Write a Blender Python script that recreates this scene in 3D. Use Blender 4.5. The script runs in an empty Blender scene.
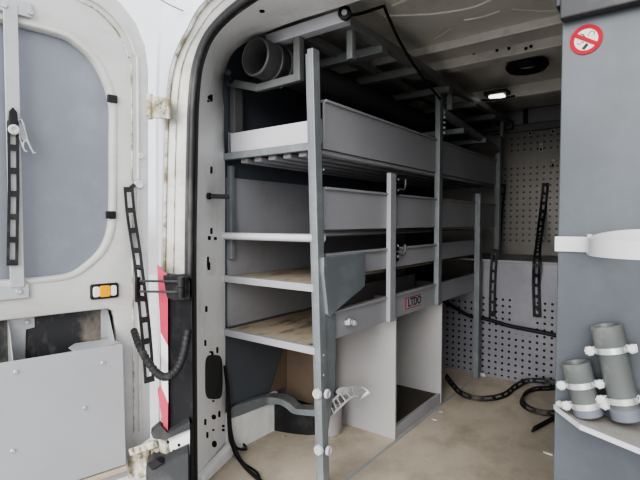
import bpy, bmesh, math, random
from mathutils import Vector, Matrix
random.seed(7)
C = bpy.context.scene.collection
V = Vector
# ------------------------------------------------------------------ camera
F = 465.0; PS = math.atan(350/465); TH = math.atan(18/465); H = 1.13
fw = V((-math.sin(PS)*math.cos(TH), math.cos(PS)*math.cos(TH), -math.sin(TH)))
rt = V((math.cos(PS), math.sin(PS), 0)); up = rt.cross(fw)
EYE = V((0, 0, H))
def ray(x, y): return fw + rt*((x-320)/F) + up*((240-y)/F)
def atX(x, y, X):
    d = ray(x, y); return EYE + d*(X/d.x)
def atY(x, y, Y):
    d = ray(x, y); return EYE + d*(Y/d.y)
def atZ(x, y, Z):
    d = ray(x, y); return EYE + d*((Z-H)/d.z)
cam = bpy.data.cameras.new('camera'); camo = bpy.data.objects.new('camera', cam); C.objects.link(camo)
cam.sensor_width = 36; cam.lens = 36*F/640; cam.clip_start = .02
camo.matrix_world = Matrix.Translation(EYE) @ Matrix((rt, up, -fw)).transposed().to_4x4()
bpy.context.scene.camera = camo

# ------------------------------------------------------------------ materials
def mat(name, col, rough=.5, metal=0, dirt=None, damt=0, dscale=6, var=.06, bump=0, bscale=40, lo=.5, hi=.68, stretch=(1, 1, 1), fine=None, famt=0, flo=.6, fhi=.66, fscale=30):
    m = bpy.data.materials.new(name); m.use_nodes = True
    nt = m.node_tree; N = nt.nodes; L = nt.links; b = N['Principled BSDF']
    b.inputs['Roughness'].default_value = rough; b.inputs['Metallic'].default_value = metal
    tc = N.new('ShaderNodeTexCoord'); mp = N.new('ShaderNodeMapping'); L.new(tc.outputs['Object'], mp.inputs['Vector'])
    mp.inputs['Scale'].default_value = stretch
    n1 = N.new('ShaderNodeTexNoise'); n1.inputs['Scale'].default_value = 3.3; n1.inputs['Detail'].default_value = 5; L.new(mp.outputs[0], n1.inputs['Vector'])
    r1 = N.new('ShaderNodeMapRange'); r1.inputs[1].default_value = .3; r1.inputs[2].default_value = .7; r1.inputs[3].default_value = 1-var; r1.inputs[4].default_value = 1+var
    L.new(n1.outputs['Fac'], r1.inputs[0])
    mx = N.new('ShaderNodeVectorMath'); mx.operation = 'SCALE'; mx.inputs[0].default_value = col[:3]; L.new(r1.outputs[0], mx.inputs['Scale'])
    out = mx.outputs[0]
    def layer(out, color, amt, scale, lo, hi):
        n2 = N.new('ShaderNodeTexNoise'); n2.inputs['Scale'].default_value = scale; n2.inputs['Detail'].default_value = 9; n2.inputs['Roughness'].default_value = .68
        L.new(mp.outputs[0], n2.inputs['Vector'])
        r2 = N.new('ShaderNodeMapRange'); r2.inputs[1].default_value = lo; r2.inputs[2].default_value = hi; r2.inputs[4].default_value = amt; L.new(n2.outputs['Fac'], r2.inputs[0])
        mm = N.new('ShaderNodeMix'); mm.data_type = 'RGBA'; L.new(r2.outputs[0], mm.inputs[0]); L.new(out, mm.inputs[6]); mm.inputs[7].default_value = (*color, 1)
        return mm.outputs[2]
    if dirt: out = layer(out, dirt, damt, dscale, lo, hi)
    if fine: out = layer(out, fine, famt, fscale, flo, fhi)
    L.new(out, b.inputs['Base Color'])
    if bump:
        n3 = N.new('ShaderNodeTexNoise'); n3.inputs['Scale'].default_value = bscale; n3.inputs['Detail'].default_value = 4; L.new(mp.outputs[0], n3.inputs['Vector'])
        bp = N.new('ShaderNodeBump'); bp.inputs['Strength'].default_value = bump; bp.inputs['Distance'].default_value = .004
        L.new(n3.outputs['Fac'], bp.inputs['Height']); L.new(bp.outputs[0], b.inputs['Normal'])
    return m
M = {}
M['white'] = mat('white_paint', (.80, .81, .82), .35, dirt=(.55, .52, .45), damt=.35, dscale=5, var=.03, lo=.52, hi=.75)
M['body'] = mat('white_body_paint', (0.74, 0.75, 0.81), .3, var=.02)
M['grimy'] = mat('grimy_white_paint', (0.6, 0.6, 0.575), .45, dirt=(.40, .36, .27), damt=.75, dscale=7, var=.05, lo=.5, hi=.72, fine=(.12, .12, .10), famt=.8, fscale=26, flo=.66, fhi=.72)
M['jamb'] = mat('jamb_paint', (0.86, 0.86, 0.86), .4, dirt=(.48, .45, .38), damt=.45, dscale=5, var=.04, lo=.5, hi=.72, stretch=(1, 1, .5))
M['doorwhite'] = mat('scuffed_door_paint', (0.52, 0.52, 0.505), .35, dirt=(.42, .40, .34), damt=.55, dscale=6, var=.04, lo=.5, hi=.74, fine=(.25, .25, .24), famt=.8, fscale=14, flo=.655, fhi=.70, stretch=(1, 1, 2.5))
M['rusty'] = mat('grimy_hinge_paint', (.60, .58, .50), .6, dirt=(.23, .20, .12), damt=.9, dscale=16, lo=.42, hi=.6, fine=(.06, .055, .05), famt=.9, fscale=30, flo=.58, fhi=.66, bump=.4)
M['grime'] = mat('grime_streak', (.62, .61, .57), .6, dirt=(.22, .19, .11), damt=.95, dscale=14, lo=.44, hi=.6, fine=(.05, .05, .045), famt=.8, fscale=40, flo=.6, fhi=.68)
M['slate'] = mat('slate_blue_liner', (.11,.122,.14), .5, var=.05)
M['shelfgrey'] = mat('dusty_shelf_plate', (.33, .32, .30), .5, var=.08, dirt=(.25, .22, .17), damt=.6, dscale=9)
M['rubber'] = mat('black_rubber', (.028, .028, .03), .55, var=.2, dirt=(.2, .19, .17), damt=.3, dscale=14)
M['seal'] = mat('seal_rubber', (0.05, 0.05, 0.052), .5, var=.2, dirt=(.25, .24, .22), damt=.35, dscale=12, stretch=(1, 1, .3))
M['black'] = mat('black_plastic', (.02, .02, .022), .45, var=.2, dirt=(.12, .12, .12), damt=.3, dscale=10)
M['dark'] = mat('dark_plastic', (.06, .062, .066), .5, var=.15, dirt=(.2, .19, .16), damt=.4, dscale=5)
M['recess'] = mat('dusty_dark_plastic', (.055, .056, .06), .6, var=.2, dirt=(.34, .31, .25), damt=.75, dscale=6, lo=.46, hi=.66, stretch=(1, 1, .5))
M['doorgrey'] = mat('grey_door_blank', (0.235, 0.252, 0.285), .38, var=.04, dirt=(.47, .49, .53), damt=.2, dscale=3, fine=(.25, .27, .3), famt=.5, fscale=22, flo=.72, fhi=.76)
M['bin'] = mat('grey_sheet_metal', (0.42, 0.43, 0.45), .42, var=.04, dirt=(.42, .40, .36), damt=.35, dscale=4, fine=(.25, .24, .22), famt=.6, fscale=18, flo=.7, fhi=.75)
M['steel'] = mat('light_grey_steel', (0.46, 0.47, 0.48), .4, .2, dirt=(.35, .34, .3), damt=.35, dscale=9)
M['zinc'] = mat('zinc_plated_steel', (.62, .63, .64), .3, .75, var=.12, dirt=(.35, .34, .3), damt=.3, dscale=15)
M['lip'] = mat('lavender_grey_tray_metal', (.37, .37, .395), .42, var=.03, dirt=(.42, .41, .40), damt=.3, dscale=5)
M['tray'] = mat('white_tray_metal', (0.56, 0.56, 0.59), .4, var=.03, dirt=(.5, .48, .44), damt=.3, dscale=6)
M['frame'] = mat('blue_grey_frame_paint', (0.235, 0.255, 0.265), .42, .15, var=.07, dirt=(.42, .43, .43), damt=.35, dscale=9, fine=(.5, .5, .5), famt=.5, fscale=28, flo=.66, fhi=.72)
M['gusset'] = mat('blue_grey_plate', (0.2, 0.222, 0.232), .4, .1, var=.04, dirt=(.36, .38, .4), damt=.3, dscale=7)
M['panel'] = mat('blue_grey_panel_paint', (0.098, 0.109, 0.121), .36, .05, var=.06, dirt=(.155, .175, .20), damt=.5, dscale=3.2, lo=.45, hi=.72, fine=(.28, .30, .32), famt=.4, fscale=14, flo=.7, fhi=.76)
M['darkpanel'] = mat('slate_wall_panel', (0.15, 0.165, 0.195), .5, var=.06)
M['liner'] = mat('pale_grey_liner', (.40, .40, .42), .5, var=.05, dirt=(.3, .29, .27), damt=.35, dscale=6)
M['partition'] = mat('white_grey_board', (0.4, 0.395, 0.4), .5, var=.03, dirt=(.44, .42, .38), damt=.35, dscale=5, fine=(.3, .29, .27), famt=.5, fscale=20, flo=.7, fhi=.75)
M['floor'] = mat('worn_plywood_floor', (0.62, 0.55, 0.455), .65, var=.12, dirt=(.33, .285, .225), damt=.6, dscale=5, lo=.46, hi=.7, bump=.25, fine=(.55, .51, .43), famt=.5, fscale=24, flo=.6, fhi=.72, stretch=(1, .7, 1))
M['ply'] = mat('dusty_shelf_plywood', (0.52, 0.45, 0.35), .65, var=.1, dirt=(.12, .11, .10), damt=.8, dscale=7, lo=.50, hi=.66, fine=(.6, .57, .5), famt=.5, fscale=30, flo=.6, fhi=.68, stretch=(1.6, .6, 1))
M['roof'] = mat('cream_roof_metal', (0.74, 0.71, 0.66), .4, var=.05, dirt=(.40, .37, .32), damt=.4, dscale=4)
M['roofrib'] = mat('pale_roof_rib', (0.78, 0.76, 0.71), .4, var=.05, dirt=(.4, .37, .32), damt=.5, dscale=6)
M['rackgrey'] = mat('roof_rack_grey', (0.21, 0.22, 0.22), .45, .1, var=.06, dirt=(.25, .24, .22), damt=.35, dscale=9)
M['pvcdark'] = mat('dark_grey_pipe', (0.11, 0.11, 0.113), .45, var=.05)
M['pvc'] = mat('grey_pipe', (0.135, 0.145, 0.14), .42, var=.05, dirt=(.42, .42, .40), damt=.35, dscale=8)
M['pvccap'] = mat('lavender_grey_pipe_cap', (0.17, 0.18, 0.21), .4, var=.05)
M['red'] = mat('red_print', (0.42, 0.015, 0.035), .75, var=.05)
M['redlens'] = mat('red_lamp_lens', (0.58, 0.1, 0.15), .2, var=.05)
M['clearlens'] = mat('white_lamp_lens', (.78, .74, .74), .2, var=.04)
M['cream'] = mat('cream_print', (0.6, 0.57, 0.5), .45, var=.04)
M['ink'] = mat('black_print', (.02, .02, .02), .5)
M['amber'] = mat('amber_reflector', (.85, .42, .01), .2, var=.1)
M['plasticwhite'] = mat('white_plastic', (0.52, 0.52, 0.535), .4, var=.03, dirt=(.5, .48, .42), damt=.25, dscale=20)
M['cable'] = mat('black_cable', (.022, .022, .024), .45, var=.2)
M['card'] = mat('brown_board', (.20, .155, .115), .7, var=.1, dirt=(.13, .1, .08), damt=.4, dscale=5)
M['ground'] = mat('pale_concrete', (0.55, 0.54, 0.52), .85, var=.08, bump=.3)
M['hole'] = mat('dark_hole', (.012, .012, .013), .8)
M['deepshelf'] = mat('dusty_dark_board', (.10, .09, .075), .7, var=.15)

def perforated(name, base, px, pz, r, sel, hcol=(.012, .012, .016)):
    """sheet metal with rows of round holes: grid in object x/z, sel = list of (x0,x1,z0,z1) areas that carry holes"""
    m = mat(name, base, .4, .25, var=.08, dirt=(base[0]*1.35, base[1]*1.35, base[2]*1.32), damt=.5, dscale=4, lo=.45, hi=.7)
    nt = m.node_tree; N = nt.nodes; L = nt.links; b = N['Principled BSDF']
    src = b.inputs['Base Color'].links[0].from_socket
    tc = N.new('ShaderNodeTexCoord'); sp = N.new('ShaderNodeSeparateXYZ'); L.new(tc.outputs['Object'], sp.inputs[0])
    def mth(op, a, bb=None):
        n = N.new('ShaderNodeMath'); n.operation = op
        for i, q in enumerate((a, bb)):
            if q is None: continue
            if isinstance(q, (int, float)): n.inputs[i].default_value = q
            else: L.new(q, n.inputs[i])
        return n.outputs[0]
    def cell(o, p): return mth('MULTIPLY', mth('SUBTRACT', mth('FRACT', mth('DIVIDE', o, p)), .5), p)
    x, z = sp.outputs['X'], sp.outputs['Z']
    cx, cz = cell(x, px), cell(z, pz)
    d = mth('SQRT', mth('ADD', mth('MULTIPLY', cx, cx), mth('MULTIPLY', cz, cz)))
    hole = mth('LESS_THAN', d, r)
    area = None
    for x0, x1, z0, z1 in sel:
        a = mth('MULTIPLY', mth('MULTIPLY', mth('GREATER_THAN', x, x0), mth('LESS_THAN', x, x1)), mth('MULTIPLY', mth('GREATER_THAN', z, z0), mth('LESS_THAN', z, z1)))
        area = a if area is None else mth('MAXIMUM', area, a)
    f = mth('MULTIPLY', hole, area)
    mm = N.new('ShaderNodeMix'); mm.data_type = 'RGBA'; L.new(f, mm.inputs[0]); L.new(src, mm.inputs[6]); mm.inputs[7].default_value = (*hcol, 1)
    L.new(mm.outputs[2], b.inputs['Base Color'])
    return m

# ------------------------------------------------------------------ mesh helpers
def BM(): return bmesh.new()
def box(bm, x0, x1, y0, y1, z0, z1):
    vs = [bm.verts.new((x, y, z)) for x in (x0, x1) for y in (y0, y1) for z in (z0, z1)]
    for f in ((0, 1, 3, 2), (4, 6, 7, 5), (0, 4, 5, 1), (2, 3, 7, 6), (0, 2, 6, 4), (1, 5, 7, 3)): bm.faces.new([vs[i] for i in f])
    return bm
def bar(bm, p, q, w, h, u=(0, 0, 1)):
    p, q, u = V(p), V(q), V(u); t = (q-p).normalized(); s = t.cross(u).normalized(); u = s.cross(t)
    vs = [bm.verts.new(e + s*a*w/2 + u*b*h/2) for e in (p, q) for a, b in ((-1, -1), (1, -1), (1, 1), (-1, 1))]
    for f in ((3, 2, 1, 0), (4, 5, 6, 7), (0, 1, 5, 4), (1, 2, 6, 5), (2, 3, 7, 6), (3, 0, 4, 7)): bm.faces.new([vs[i] for i in f])
    return bm
def frames(pts, closed=False):
    pts = [V(p) for p in pts]; n = len(pts); T = []
    for i in range(n):
        a = pts[i-1] if i or closed else pts[0]; b = pts[(i+1) % n] if i < n-1 or closed else pts[-1]
        T.append((b-a).normalized())
    ref = V((0, 0, 1)) if abs(T[0].z) < .9 else V((1, 0, 0)); u = (ref-T[0]*ref.dot(T[0])).normalized(); out = []
    for t in T:
        u = (u-t*u.dot(t)).normalized(); out.append((u, t.cross(u)))
    return pts, T, out
def tube(bm, pts, r, seg=10, rf=None, caps=True, closed=False):
    pts, T, fr = frames(pts, closed); rings = []
    for i, (p, (u, v)) in enumerate(zip(pts, fr)):
        rr = rf(i) if rf else r
        rings.append([bm.verts.new(p + (u*math.cos(a) + v*math.sin(a))*rr) for a in (2*math.pi*k/seg for k in range(seg))])
    m = len(rings)
    for i in range(m if closed else m-1):
        A, B = rings[i], rings[(i+1) % m]
        for k in range(seg): bm.faces.new((A[k], A[(k+1) % seg], B[(k+1) % seg], B[k]))
    if caps and not closed: bm.faces.new(rings[0][::-1]); bm.faces.new(rings[-1])
    return bm
def lathe(bm, o, axis, prof, seg=32, a0=0, a1=2*math.pi):
    """prof: list of (radius, distance along the axis)"""
    o = V(o); ax = V(axis).normalized(); ref = V((0, 0, 1)) if abs(ax.z) < .9 else V((0, -1, 0))
    u = (ref-ax*ref.dot(ax)).normalized(); v = ax.cross(u); full = abs(a1-a0-2*math.pi) < 1e-6
    n = seg if full else seg+1; rows = []
    for r, d in prof:
        rows.append([bm.verts.new(o+ax*d+(u*math.cos(a0+(a1-a0)*k/seg)+v*math.sin(a0+(a1-a0)*k/seg))*max(r, 1e-5)) for k in range(n)])
    for A, B in zip(rows, rows[1:]):
        for k in range(seg): bm.faces.new((A[k], A[(k+1) % n], B[(k+1) % n], B[k]))
    return bm
def prism(bm, pts, ext):
    pts = [V(p) for p in pts]; ext = V(ext); a = [bm.verts.new(p) for p in pts]; b = [bm.verts.new(p+ext) for p in pts]; n = len(pts)
    bm.faces.new(a[::-1]); bm.faces.new(b)
    for i in range(n): bm.faces.new((a[i], a[(i+1) % n], b[(i+1) % n], b[i]))
    return bm
def loft(bm, A, B):
    a = [bm.verts.new(p) for p in A]; b = [bm.verts.new(p) for p in B]
    for i in range(len(a)-1): bm.faces.new((a[i], a[i+1], b[i+1], b[i]))
    return bm
def spline(pts, n):
    pts = [V(p) for p in pts]; P = [pts[0]*2-pts[1]]+pts+[pts[-1]*2-pts[-2]]; out = []; m = len(pts)-1
    for i in range(n+1):
        t = i/n*m; k = min(int(t), m-1); t -= k; a, b, c, d = P[k:k+4]
        out.append(.5*((2*b)+(c-a)*t+(2*a-5*b+4*c-d)*t*t+(3*b-a-3*c+d)*t**3))
    return out
def resample(pts, step):
    pts = [V(p) for p in pts]; out = [pts[0].copy()]; acc = 0
    for a, b in zip(pts, pts[1:]):
        l = (b-a).length; d = step-acc
        while d <= l: out.append(a.lerp(b, d/l)); d += step
        acc = l-(d-step)
    return out
def slotted(bm, path, nrm, w, pitch, th=.006, rail=.28, solid_ends=1):
    """a flat strap with a row of slots along a path; nrm is the facing direction"""
    k = 4; pts = resample(path, pitch/k); n = len(pts); rows = []
    f = nrm if callable(nrm) else (lambda i: nrm)
    for i, p in enumerate(pts):
        t = (pts[min(i+1, n-1)]-pts[max(i-1, 0)]).normalized(); nn = V(f(i/n)); s = t.cross(nn).normalized(); nn = s.cross(t)
        rows.append([[bm.verts.new(p+s*o*w/2+nn*h*th/2) for h in (-1, 1)] for o in (-1, -1+2*rail, 1-2*rail, 1)])
    def slab(A, B, i, j):
        a0, a1, b0, b1 = A[i], A[j], B[i], B[j]
        bm.faces.new((a0[1], a1[1], b1[1], b0[1])); bm.faces.new((a0[0], b0[0], b1[0], a1[0]))
    isolid = lambda i: (i % k == 0) or i < solid_ends or i > n-2-solid_ends
    for i in range(n-1):
        A, B = rows[i], rows[i+1]
        slab(A, B, 0, 1); slab(A, B, 2, 3)
        bm.faces.new((A[0][0], A[0][1], B[0][1], B[0][0])); bm.faces.new((A[3][1], A[3][0], B[3][0], B[3][1]))
        if isolid(i): slab(A, B, 1, 2)
        else:
            bm.faces.new((A[1][1], A[1][0], B[1][0], B[1][1])); bm.faces.new((A[2][0], A[2][1], B[2][1], B[2][0]))
            if isolid(i-1): bm.faces.new((A[1][0], A[1][1], A[2][1], A[2][0]))
            if isolid(i+1): bm.faces.new((B[1][1], B[1][0], B[2][0], B[2][1]))
    for A in (rows[0], rows[-1]):
        for i in range(3): bm.faces.new((A[i][0], A[i+1][0], A[i+1][1], A[i][1]))
    return bm
def plate(contours, th, bev=.002, fmap=None):
    """flat plate with holes (first contour outside, the others holes) mapped from (u, v, w) to the world"""
    cu = bpy.data.curves.new('tmp', 'CURVE'); cu.dimensions = '2D'; cu.fill_mode = 'BOTH'; cu.extrude = max(th/2-bev, 1e-4); cu.bevel_depth = bev; cu.bevel_resolution = 1
    for c in contours:
        s = cu.splines.new('POLY'); s.points.add(len(c)-1); s.use_cyclic_u = True
        for p, q in zip(s.points, c): p.co = (q[0], q[1], 0, 1)
    o = bpy.data.objects.new('tmp', cu); C.objects.link(o)
    dg = bpy.context.evaluated_depsgraph_get(); me = bpy.data.meshes.new_from_object(o.evaluated_get(dg))
    bm = BM(); bm.from_mesh(me); bpy.data.objects.remove(o); bpy.data.curves.remove(cu); bpy.data.meshes.remove(me)
    if fmap:
        for v in bm.verts: v.co = fmap(v.co)
    return bm
def text_bm(s, size, fmap, th=.0006):
    cu = bpy.data.curves.new('tmp', 'FONT'); cu.body = s; cu.size = size; cu.extrude = th; cu.align_x = 'CENTER'; cu.align_y = 'CENTER'; cu.offset = size*.012
    o = bpy.data.objects.new('tmp', cu); C.objects.link(o)
    dg = bpy.context.evaluated_depsgraph_get(); me = bpy.data.meshes.new_from_object(o.evaluated_get(dg))
    bm = BM(); bm.from_mesh(me); bpy.data.objects.remove(o); bpy.data.curves.remove(cu); bpy.data.meshes.remove(me)
    for v in bm.verts: v.co = fmap(v.co)
    return bm
def wpos(o):
    p = V(o.location)
    while o.parent: o = o.parent; p = p+V(o.location)
    return p
def obj(name, bm, m, parent=None, bevel=0, smooth=False, label=None, seg=2):
    me = bpy.data.meshes.new(name); bmesh.ops.remove_doubles(bm, verts=bm.verts, dist=1e-6); bmesh.ops.recalc_face_normals(bm, faces=bm.faces)
    if parent:
        off = wpos(parent)
        for v in bm.verts: v.co -= off
    bm.to_mesh(me); bm.free(); me.materials.append(M[m] if isinstance(m, str) else m)
    o = bpy.data.objects.new(name, me); C.objects.link(o)
    if parent: o.parent = parent
    if smooth:
        for p in me.polygons: p.use_smooth = True
        try: me.set_sharp_from_angle(angle=math.radians(38))
        except Exception: pass
    if bevel:
        b = o.modifiers.new('bevel', 'BEVEL'); b.width = bevel; b.segments = seg; b.limit_method = 'ANGLE'; b.angle_limit = math.radians(40); b.harden_normals = False
    if label: o['label'] = label
    return o
def thing(name, label, cat, loc=(0, 0, 0), group=None, kind=None, parent=None):
    o = bpy.data.objects.new(name, None); C.objects.link(o); o.location = loc; o.empty_display_size = .05
    if parent: o.parent = parent; o.location = V(loc)-wpos(parent); return o
    if kind: o['kind'] = kind
    else: o['label'] = label; o['category'] = cat
    if group: o['group'] = group
    return o
def tag(o, label, cat, group=None):
    o['label'] = label; o['category'] = cat
    if group: o['group'] = group
    return o
def struct(name, bm, m, parent=None, **k):
    o = obj(name, bm, m, parent, **k)
    if not parent: o['kind'] = 'structure'
    return o
def screw(parent, p, axis, r=.012, h=.008, m='plasticwhite', name='knob', label=None):
    bm = BM(); lathe(bm, p, axis, [(0, 0), (r, 0), (r, h*.6), (r*.8, h), (r*.45, h), (r*.4, h*.7), (0, h*.7)], 16); return obj(name, bm, m, parent, smooth=True, label=label)

# ------------------------------------------------------------------ the setting: van shell
XL, XR, XC = -1.72, .28, -.72
YB = 4.1       # upper bulkhead
ZR = 2.06
struct('ground', box(BM(), -14, 12, -14, 14, -.72, -.66), 'ground')
struct('floor', box(BM(), XL, XR, 1.12, YB, -.05, 0), 'floor')
struct('wall_left', box(BM(), XL-.06, XL, 1.45, YB, -.05, 2.2), 'darkpanel')
struct('wall_right', box(BM(), XR, XR+.06, 1.45, YB, -.05, 2.2), 'liner')
ceil = struct('ceiling', box(BM(), XL, XR, 1.42, YB+.1, ZR, ZR+.04), 'roof')
# rear frame contours, left half then mirrored
def both(half):
    L = [V(p) for p in half]; return L + [V((2*XC-p.x, p.y, p.z)) for p in L[::-1]]
Sh = [(-1.570, 1.2, -.12), (-1.568, 1.2, .25), (-1.566, 1.2, .6), (-1.562, 1.2, 1.0), (-1.545, 1.2, 1.4), (-1.530, 1.2, 1.62), (-1.495, 1.2, 1.765), (-1.405, 1.2, 1.865), (-1.216, 1.2, 1.925), (-.95, 1.2, 1.95)]
Ih = [(-1.705, 1.5, -.12), (-1.703, 1.5, .25), (-1.70, 1.5, .6), (-1.697, 1.5, 1.0), (-1.693, 1.5, 1.4), (-1.708, 1.5, 1.68), (-1.69, 1.5, 1.83), (-1.60, 1.5, 1.925), (-1.35, 1.5, 1.958), (-.98, 1.5, 1.955)]
Jh = [(-1.72, 1.15, -.12), (-1.71, 1.15, .25), (-1.69, 1.15, .6), (-1.672, 1.15, 1.0), (-1.652, 1.15, 1.4), (-1.63, 1.15, 1.62), (-1.59, 1.15, 1.76), (-1.50, 1.15, 1.86), (-1.36, 1.15, 1.95), (-.95, 1.15, 2.01)]
Oh = [(-2.0, 1.33, -.5), (-2.0, 1.33, .25), (-2.0, 1.33, .6), (-2.0, 1.33, 1.0), (-1.995, 1.33, 1.4), (-1.985, 1.33, 1.75), (-1.96, 1.33, 2.0), (-1.86, 1.32, 2.2), (-1.60, 1.28, 2.32), (-.95, 1.25, 2.36)]
NS = 120
S, I, J, O = (spline(both(h), NS) for h in (Sh, Ih, Jh, Oh))
S2 = [p+V((-.004, .006, 0)) for p in S]
jm = BM(); loft(jm, J, S2); j1 = struct('trim_1', jm, 'grimy', smooth=True)
im = BM(); mid = [s.lerp(i, .55) + (V((XC, 1.3, 1.0))-s.lerp(i, .5)).normalized()*.008*0 for s, i in zip(S, I)]
loft(im, S2, mid); loft(im, mid, I); loft(im, I, [V((p.x*1.02-XC*.02, 1.52, p.z+.14)) if p.z > 1.5 else V((p.x-.05, 1.52, p.z)) for p in I])
pil = struct('trim_2', im, 'jamb', smooth=True)
gb = BM(); tube(gb, [p+V((.004, -.003, 0)) for p in J], .006, 6); struct('jamb_edge', gb, 'grime', j1, smooth=True)
struct('jamb_seam', tube(BM(), [p.lerp(q, .35)+V((0, -.001, 0)) for p, q in zip(J, S)], .0016, 5), 'grime', j1)
# outer skin + body side + roof
om = BM(); J2 = [p+V((0, -.015, 0)) for p in J]; loft(om, J, J2); loft(om, J2, O)
O2 = [V((XC+(p.x-XC)*1.02, 1.42, p.z+(.02 if p.z > 1.5 else 0))) for p in O]; O3 = [p+V((0, 3.4, 0)) for p in O2]; loft(om, O, O2); loft(om, O2, O3)
struct('trim_3', om, 'body', smooth=True)
# thin roof seam on the outer skin
struct('trim_4', tube(BM(), [atY(156, -3, 1.19), atY(170, 5, 1.17), atY(183, 11, 1.145)], .0022, 6), 'dark')
# rubber seal with two lips
sm = BM(); tube(sm, [p+V((.002, -.008, 0)) for p in S], .013, 10); tube(sm, [p.lerp(i, .07)+V((.004, -.002, 0)) for p, i in zip(S, I)], .009, 8)
tube(sm, [p.lerp(j, .10)+V((0, -.008, 0)) for p, j in zip(S, J)], .010, 8)
struct('trim_5', sm, 'seal', smooth=True)
# holes and slots punched in the pillar (small recessed dark shapes on the pillar face)
def onpillar(px, py):
    best = None; d = ray(px, py); d.normalize()
    for k in range(len(S)-1):
        for tri in ((S2[k], I[k], I[k+1]), (S2[k], I[k+1], S2[k+1])):
            a, b, c = tri; n = (b-a).cross(c-a)
            if abs(n.dot(d)) < 1e-9: continue
            t = n.dot(a-EYE)/n.dot(d); p = EYE+d*t
            if t > 0:
                bc = [(q-p).cross(r-p).dot(n) for q, r in ((a, b), (b, c), (c, a))]
                if all(x >= -1e-12 for x in bc) or all(x <= 1e-12 for x in bc): return p, n.normalized() if n.dot(d) < 0 else -n.normalized()
    return None
def pillar_shape(px, py, hw, hh, m='hole', name='slot', rnd=False, th=.003, parent=None):
    e = 1 if rnd else .45; pts = []; nn = V((0, 0, 0))
    for i in range(24):
        t = 2*math.pi*i/24; c, q = math.cos(t), math.sin(t)
        r = onpillar(px+hw*math.copysign(abs(c)**e, c), py+hh*math.copysign(abs(q)**e, q))
        if not r: return
        pts.append(r[0]); nn += r[1]
    nn.normalize(); bm = BM(); a = [bm.verts.new(p-nn*.004) for p in pts]; b = [bm.verts.new(p+nn*th) for p in pts]
    c0 = bm.verts.new(sum(pts, V((0, 0, 0)))/24+nn*th)
    for i in range(24):
        k = (i+1) % 24; bm.faces.new((a[i], a[k], b[k], b[i])); bm.faces.new((b[i], b[k], c0))
    return struct(name, bm, m, parent or pil)
for q in [(211, 98, 1, 3.5), (209.5, 97.5, 1.8, 2), (211, 170, .9, 3.5), (209, 238, 1.2, 2), (215, 238.5, 1.2, 1.5), (211, 231, .9, 3), (207.5, 262, .9, 5), (206, 309, .9, 3), (211, 352, 1.8, .8), (212, 354, .8, 2.5), (205, 343, .7, 3), (217, 350, .7, 3), (219, 414, .8, 3.2), (205, 422, .8, 3), (207, 435, .8, 3), (223, 426, 1, 1.2), (223, 430, 1, 1.2)]: pillar_shape(*q)
for q in [(213.5, 417, 2, 2.4), (214, 444, 2.2, 3.2), (213, 401, 1, .8), (213, 430, 1, 1), (207.5, 258, 1, 1.4), (220, 22, 2.5, 1.4), (262, 11, 2.6, 1.2), (208, 101, 1, 1)]: pillar_shape(*q, name='round_hole', rnd=True)
pillar_shape(213.2, 377, 8.2, 22, m='dark', name='latch_cover', th=.006)
pillar_shape(210, 266, 5, 9.5, m='white', name='oval_boss', th=.002)
pillar_shape(208, 266, 1, 4, name='slot', th=.006)
for y0 in (186, 412):   # pressed steps across the pillar
    a, b = onpillar(204, y0), onpillar(224, y0-1)
    if a and b: struct('pressed_step', tube(BM(), [a[0], b[0]], .0022, 6), 'jamb', pil)
# curved foot of the pillar
ft = BM(); a = atZ(205, 478, .0); prism(ft, [V((-1.60, 1.24, 0)), V((-1.69, 1.50, 0)), V((-1.69, 1.50, .07)), V((-1.60, 1.24, .05))], V((.035, .012, -.0))); struct('pillar_foot', ft, 'jamb', pil, bevel=.012)
# ceiling: ribs and swages
for k, (y, zz, w, d, m) in enumerate(((2.34, 2.045, .012, .05, 'roofrib'), (2.60, 2.035, .10, .05, 'roofrib'), (3.36, 2.02, .06, .08, 'roofrib'))):
    r = struct('roof_rib', box(BM(), XL+.02, XR-.02, y, y+w, zz-d*.5, ZR+.01), m, ceil, bevel=.008)
for q in ((464, 52), (474, 51), (497, 48), (509, 46), (526, 46), (531, 44)): 
    p = atY(q[0], q[1]+2.5, 2.598); struct('round_hole', lathe(BM(), p, (0, -1, 0), [(0, 0), (.008, 0), (.008, .003), (0, .003)], 10), 'hole', ceil)
for pts in ([(384, 16), (430, 14), (470, 8), (498, -3)], [(464, 20), (482, 17), (500, 11)], [(434, 39), (445, 33), (454, 26)], [(512, 9), (540, 11), (566, 10)], [(392, 6), (410, -2), (420, -8)]):
    struct('ceiling_swage', tube(BM(), spline([atZ(x, y, ZR-.001) for x, y in pts], 16), .0045, 8), 'roofrib', ceil)
# bulkhead: lower box with ledge, upper wall
YL = 3.43; ZL = .86
lowm = perforated('perforated_bulkhead_steel', (.30, .30, .335), .046, .046, .0085, [(-1.6, -1.13, 0.02, .56), (-1.10, -.87, .02, .60), (-.72, -.2, .02, .60), (-1.10, -.2, .02, .34)])
upm = perforated('perforated_upper_steel', (.275, .262, .245), .05, .05, .009, [(-1.18, -.2, .95, 1.62), (-1.1, -.2, 1.7, 1.85)], (.11, .105, .10))
wf = struct('wall_front', box(BM(), XL, XR, YB, YB+.05, 0, ZR), upm)
struct('upper_rail', box(BM(), -1.25, XR, YB-.05, YB, 1.87, 1.93), 'rackgrey', wf, bevel=.006)
struct('headboard', box(BM(), -1.25, XR, YB-.012, YB, 1.93, 2.05), 'lip', wf)
for xx in (-1.19, -.98): struct('headboard_post', box(BM(), xx, xx+.03, YB-.04, YB-.01, 1.93, 2.05), 'dark', wf, bevel=.003)
wl = struct('wall_front_lower', box(BM(), -1.115, XR, YL, YL+.03, .0, ZL-.012), lowm)
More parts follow.
